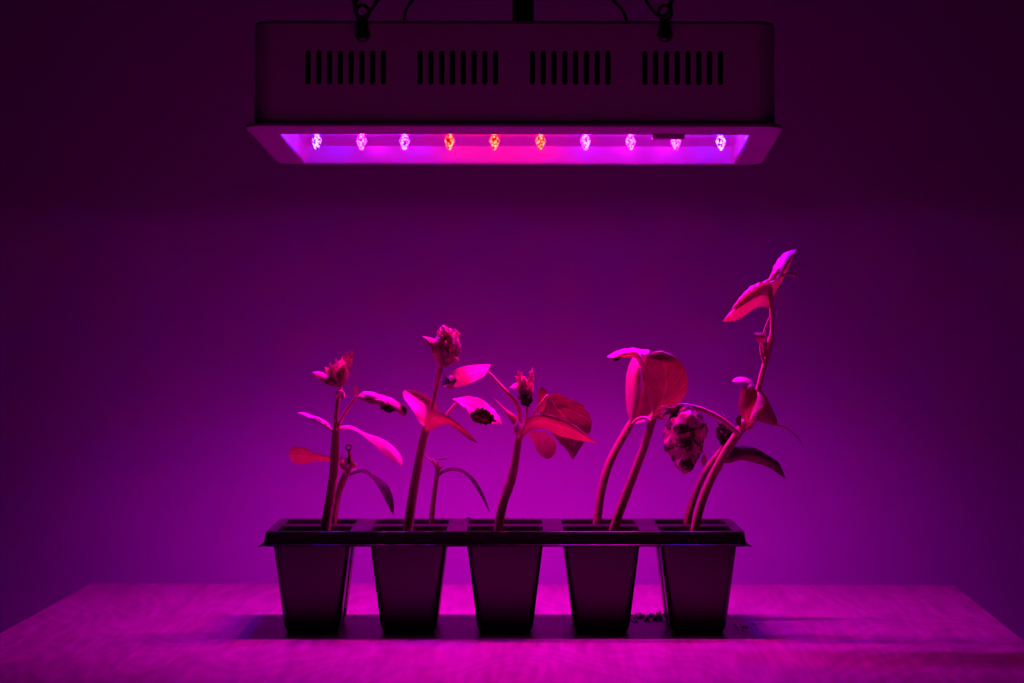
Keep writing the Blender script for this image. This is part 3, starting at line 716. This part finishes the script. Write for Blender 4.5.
# reflector: board above and mirrored walls
PH = 0.0105
bm = bmesh.new()
add_loft(bm, [[(x, y, 0.0004) for x, y in rrect(ow - .0006, od - .0006, 0.002, q, o_cx, o_cy)], [(x, y, PH) for x, y in rrect(ow - .003, od - .003, 0.002, q, o_cx, o_cy)]])
obj('reflector', bm, M['mirror'], lamp)
bm = bmesh.new(); add_box(bm, (OX0 - .001, OY0 - .001, PH), (OX1 + .001, OY1 + .001, PH + .0016))
obj('led_board', bm, M['plate'], lamp)
# body with slotted front
BW, BD = 0.2960, 0.2020
bm = bmesh.new()
rc = 0.012
base = rrect(BW, BD, rc, 6)
# side walls without the straight front part
z0, z1 = 0.0028, BH
prof = [(0, z0), (0, z1 - .002), (.0006, z1 - .0006), (.002, z1)]
xs_front0, xs_front1 = -(BW / 2 - rc), (BW / 2 - rc)
# loop order starts at the front-right corner (bottom right), runs round the back to the front-left corner
chain = base
rows = []
for ins, z in prof:
    L = rrect(BW - 2 * ins, BD - 2 * ins, rc - ins, 6)
    rows.append([bm.verts.new((x, y, z)) for x, y in L])
for a, b in zip(rows, rows[1:]):
    n = len(a)
    for k in range(n):
        if k == n - 1 and a is rows[0]: continue      # front panel is built separately
        bm.faces.new((a[k], a[(k + 1) % n], b[(k + 1) % n], b[k]))
bm.faces.new(rows[-1])
# slotted front panel
yF = -BD / 2
def lx(px): return (px - 513.5) * 0.3050 / 538.0
slots = []
for g0 in (305.6, 417.6, 529.6, 641.6):
    for k in range(8):
        x = lx(g0 + 2.5 + k * 10.75); slots.append((x - .00150, x + .00150))
za, zb = 0.0245, 0.0440
xs = [xs_front0] + [v for s in slots for v in s] + [xs_front1]
def quad(x0, x1, z_0, z_1):
    v = [bm.verts.new(p) for p in ((x0, yF, z_0), (x1, yF, z_0), (x1, yF, z_1), (x0, yF, z_1))]
    bm.faces.new(v)
for i in range(len(xs) - 1):
    quad(xs[i], xs[i + 1], z0, za); quad(xs[i], xs[i + 1], zb, z1 - .002)
    if i % 2 == 0: quad(xs[i], xs[i + 1], za, zb)
    else:
        # rounded ends of the slot and its depth
        x0, x1 = xs[i], xs[i + 1]; r = (x1 - x0) / 2; xc = (x0 + x1) / 2
        for s, ze in ((1, zb), (-1, za)):
            for half in (-1, 1):
                corner = bm.verts.new((xc + half * r, yF, ze))
                arc = [bm.verts.new((xc + half * r * math.cos(t), yF, ze - s * r + s * r * math.sin(t))) for t in [PI / 2 * j / 5 for j in range(6)]]
                for j in range(5): bm.faces.new((corner, arc[j], arc[j + 1]))
        for xx in (x0, x1):
            v = [bm.verts.new(pp) for pp in ((xx, yF, za), (xx, yF, zb), (xx, yF + .0012, zb), (xx, yF + .0012, za))]
            bm.faces.new(v)
bmesh.ops.remove_doubles(bm, verts=bm.verts, dist=1e-6)
o = obj('housing', bm, M['body'], lamp)
bm = bmesh.new(); add_box(bm, (-BW / 2 + .004, yF + .004, .0125), (BW / 2 - .004, BD / 2 - .004, BH - .004))  # black box added behind the vent slots so they look dark
obj('dark_slot_backing', bm, M['inside'], lamp)
# hanging bolts: front ones on the face, rear ones on the top
for px in (362.3, 664.0):
    x = lx(px)
    bm = bmesh.new()
    zc = 0.0530
    add_loft(bm, [[(x + r * math.cos(t), yF - d, zc + r * math.sin(t)) for t in [2 * PI * k / 20 for k in range(20)]] for r, d in
                  ((.0044, 0), (.0044, .0014), (.0040, .0028), (.0030, .0038), (.0015, .0044), (.0003, .0046))], cap_end=True)
    o = obj('bolt', bm, M['black_metal'], lamp, smooth=True)
    bm = bmesh.new()   # the eye bracket over the edge
    add_box(bm, (x - .0030, yF - .0012, zc), (x + .0030, yF - .0001, BH + .001), .0003)
    add_tube(bm, [Vector((x + .0036 * math.cos(t), yF - .0012, BH + .0042 + .0042 * math.sin(t))) for t in [2 * PI * k / 16 for k in range(17)]], [.0010] * 17, 8, 40)
    obj('eye_bracket', bm, M['black_metal'], lamp)
for sx in (-1, 1):
    bm = bmesh.new()
    x = (-0.0735, 0.0740)[sx > 0]; y = BD / 2 - 0.010
    add_box(bm, (x - .004, y - .004, BH), (x + .004, y + .004, BH + .0012), .0003)
    add_tube(bm, [Vector((x + .0036 * math.cos(t), y, BH + .0048 + .0042 * math.sin(t))) for t in [2 * PI * k / 16 for k in range(17)]], [.0010] * 17, 8, 40)
    obj('eye_bracket', bm, M['black_metal'], lamp)

# LEDs
# (colour of the beam, colour of the glowing lens)
BLUE = ((0.12, 0.0, 1.0), (0.03, 0.005, 1.0)); RED = ((1.0, 0.0, 0.10), (1.0, 0.0032, 0.002))
PINK = ((1.0, 0.0, 0.62), (0.55, 0.0025, 0.62)); VIO = ((0.45, 0.0, 1.0), (0.22, 0.0035, 1.0))
seq = [BLUE, PINK, VIO, RED, RED, RED, VIO, PINK, PINK, BLUE]
ledx = [316, 361, 404, 449, 494, 540, 585, 630, 675, 720]
def ledlx(px): return (px - 516.5) / F * 1.862 / 1.0
LEDY = 0.010
MW = Matrix.LocRotScale(lamp_c, lamp.rotation_euler, None)
for k, (c, px) in enumerate(zip(seq, ledx)):
    x = ledlx(px)
    mt = emit_mat('led_glow_%d' % k, c[1], 190.0)
    bm = bmesh.new()
    # socket ring
    S = [(.0046, PH), (.0046, PH - .0012), (.0034, PH - .0016)]
    add_loft(bm, [[(x + r * math.cos(t), LEDY + r * math.sin(t), z) for t in [2 * PI * j / 20 for j in range(20)]] for r, z in S], cap_end=True)
    led = obj('led', bm, M['plate'], lamp, smooth=False)
    bm = bmesh.new()
    S = [(.0010, PH - .0017), (.0022, PH - .0036), (.0030, PH - .0058), (.0019, PH - .0085), (.0013, PH - .0105), (.0003, PH - .0112)]
    add_loft(bm, [[(x + r * math.cos(t), LEDY + r * math.sin(t), z) for t in [2 * PI * j / 16 for j in range(16)]] for r, z in S], cap_start=True, cap_end=True)
    obj('lens', bm, mt, led, smooth=True)
    ld = bpy.data.lights.new('led_beam', 'AREA')
    ld.shape = 'DISK'; ld.size = 0.007; ld.energy = 1.0
    ld.use_nodes = True
    nt = ld.node_tree; N, L = nt.nodes, nt.links
    em = next(n for n in N if n.type == 'EMISSION')
    em.inputs['Color'].default_value = (*c[0], 1)
    # a lens narrows the beam: intensity falls off with the angle from its axis
    ge = N.new('ShaderNodeNewGeometry')
    dt = N.new('ShaderNodeVectorMath'); dt.operation = 'DOT_PRODUCT'
    L.new(ge.outputs['Incoming'], dt.inputs[0]); L.new(ge.outputs['Normal'], dt.inputs[1])
    ab = N.new('ShaderNodeMath'); ab.operation = 'ABSOLUTE'; L.new(dt.outputs['Value'], ab.inputs[0])
    cr = N.new('ShaderNodeFloatCurve'); L.new(ab.outputs[0], cr.inputs['Value'])
    cv = cr.mapping.curves[0]
    prof_pts = [(0.0, 0.0), (0.10, 0.008), (0.33, 0.070), (0.44, 0.17), (0.52, 0.37), (0.62, 0.64), (0.72, 0.88), (0.82, 0.80), (1.0, 0.48)]
    cv.points[0].location = prof_pts[0]; cv.points[1].location = prof_pts[-1]
    for pt in prof_pts[1:-1]: cv.points.new(*pt)
    cr.mapping.update()
    ml = N.new('ShaderNodeMath'); ml.operation = 'MULTIPLY'; ml.inputs[1].default_value = 0.54; 
    # added falloff along the row, shaped to dim the wall at both sides
    sx = N.new('ShaderNodeSeparateXYZ'); L.new(ge.outputs['Incoming'], sx.inputs[0])
    sq = N.new('ShaderNodeMath'); sq.operation = 'POWER'; L.new(sx.outputs[0], sq.inputs[0]); sq.inputs[1].default_value = 2.0
    om = N.new('ShaderNodeMath'); om.operation = 'SUBTRACT'; om.inputs[0].default_value = 1.0; L.new(sq.outputs[0], om.inputs[1])
    ov = N.new('ShaderNodeMath'); ov.operation = 'POWER'; L.new(om.outputs[0], ov.inputs[0]); ov.inputs[1].default_value = 1.2
    om2 = N.new('ShaderNodeMath'); om2.operation = 'MULTIPLY'; L.new(cr.outputs[0], om2.inputs[0]); L.new(ov.outputs[0], om2.inputs[1])
    L.new(om2.outputs[0], ml.inputs[0])
    L.new(ml.outputs[0], em.inputs['Strength'])
    lo = bpy.data.objects.new('led_beam', ld); COL.objects.link(lo)
    lo.matrix_world = MW @ Matrix.Translation((x, LEDY, PH - .0116)) @ Matrix.Rotation(R(3.8), 4, 'X')

# ------------------------------------------------------------------ cables above the lamp
apex = at(513, -150, 1.86)
grp = 'cables the grow light hangs from'
def cable(pts, label, extra=None):
    bm = bmesh.new()
    add_tube(bm, pts, [.0010] * len(pts), 8, len(pts) * 10)
    if extra: extra(bm)
    o = obj('hanging_cable', bm, M['tie'], smooth=True)
    tag(o, label, 'cable', grp)
DFc = 1.752
def crimp(a, b):
    return lambda bm: add_tube(bm, [a, a.lerp(b, .5), b], [.0018, .0019, .0018], 10, 6)
# front ones: hook loop through the eye, then up to the middle
cable([at(358, 9, DFc), at(354, 3, DFc), at(353, -6, DFc), at(358, -14, DFc), at(366, -16, DFc), at(378, -4, DFc), at(371, 10, DFc), at(363, 17, DFc), at(357, 15, DFc), at(355, 6, DFc), at(362, -8, DFc), at(385, -25, DFc + .01), at(440, -82, DFc + .05), apex],
      'thin black cable looped on the front left eye of the lamp', crimp(at(361, -6, DFc), at(369, -14, DFc)))
cable([at(667, 8, DFc), at(671, 4, DFc), at(673, -5, DFc), at(668, -14, DFc), at(660, -17, DFc), at(646, -3, DFc), at(651, 8, DFc), at(659, 16, DFc), at(666, 15, DFc), at(671, 4, DFc), at(664, -8, DFc), at(640, -25, DFc + .01), at(585, -82, DFc + .05), apex],
      'thin black cable looped on the front right eye of the lamp', crimp(at(665, -6, DFc), at(657, -14, DFc)))
eL = MW @ Vector((-0.0735, BD / 2 - 0.010, BH + .0085)); eR = MW @ Vector((0.0740, BD / 2 - 0.010, BH + .0085))
Dr = eL.y
cable([eL + Vector((-.004, 0, -.0006)), eL + Vector((.001, 0, .0004)), at(405, 13, Dr), at(414, -2, Dr), at(426, -22, Dr), eL.lerp(apex, .5), apex + Vector((0, .002, 0))], 'thin black cable rising from the rear left of the lamp top')
cable([eR + Vector((.004, 0, -.0006)), eR + Vector((-.002, 0, .0004)), at(624, 13, Dr), at(611, -2, Dr), at(600, -18, Dr), eR.lerp(apex, .5), apex + Vector((0, .002, 0))], 'thin black cable rising from the rear right of the lamp top')
hook = empty('ceiling_hook', apex, 'black hook and cord holding the lamp cables, above the frame', 'hook')
bm = bmesh.new()
add_tube(bm, [Vector((.006 * math.cos(t), 0, .006 + .009 * math.sin(t))) for t in [2 * PI * k / 14 for k in range(15)]], [.0015] * 15, 8, 40)
obj('carabiner', bm, M['tie'], hook, smooth=True)
bm = bmesh.new(); add_tube(bm, [Vector((0, 0, .014)), Vector((0, 0, .6)), Vector((0, 0, 1.75 - apex.z))], [.0015] * 3, 8, 12)
obj('cord', bm, M['rubber'], hook, smooth=True)

# power connector
base = MW @ Vector((lx(519.8), 0.0, BH))
pc = empty('power_cable', base, 'thick black power plug standing on the middle of the lamp top', 'power cable')
bm = bmesh.new()
wv = .0063
add_loft(bm, [[(x, y, z) for x, y in rrect(2 * w, 2 * w * .8, .002, 4)] for w, z in ((.0086, 0), (.0086, .0016), (wv, .0022), (wv, .030), (.0050, .036), (.0036, .044))], cap_start=True, cap_end=True)
obj('plug', bm, M['rubber'], pc)
bm = bmesh.new(); add_tube(bm, [Vector((0, 0, .04)), Vector((0, 0, .1)), Vector((.01, .02, .4)), Vector((.01, .03, 1.75 - base.z))], [.0034] * 4, 10, 30)
obj('cord', bm, M['rubber'], pc, smooth=True)

# ------------------------------------------------------------------ light of the dark room
w = bpy.data.worlds.new('dim_room'); scene.world = w; w.use_nodes = True
bg = w.node_tree.nodes['Background']
bg.inputs[0].default_value = (0.85, 0.18, 0.90, 1); bg.inputs[1].default_value = 0.0030

# ------------------------------------------------------------------ camera
cam = bpy.data.cameras.new('camera'); co = bpy.data.objects.new('camera', cam); COL.objects.link(co)
cam.sensor_fit = 'HORIZONTAL'; cam.sensor_width = 36.0; cam.lens = F / 1024 * 36
cam.clip_start = 0.05
co.location = (0, 0, EYE); co.rotation_euler = (PI / 2 - PITCH, 0, 0)
cam.dof.use_dof = True; cam.dof.focus_distance = 1.79; cam.dof.aperture_fstop = 9.0
scene.camera = co
vs_ = scene.view_settings
vs_.view_transform = 'Standard'; vs_.look = 'None'; vs_.exposure = 0.0; vs_.gamma = 1.0; vs_.use_curve_mapping = False
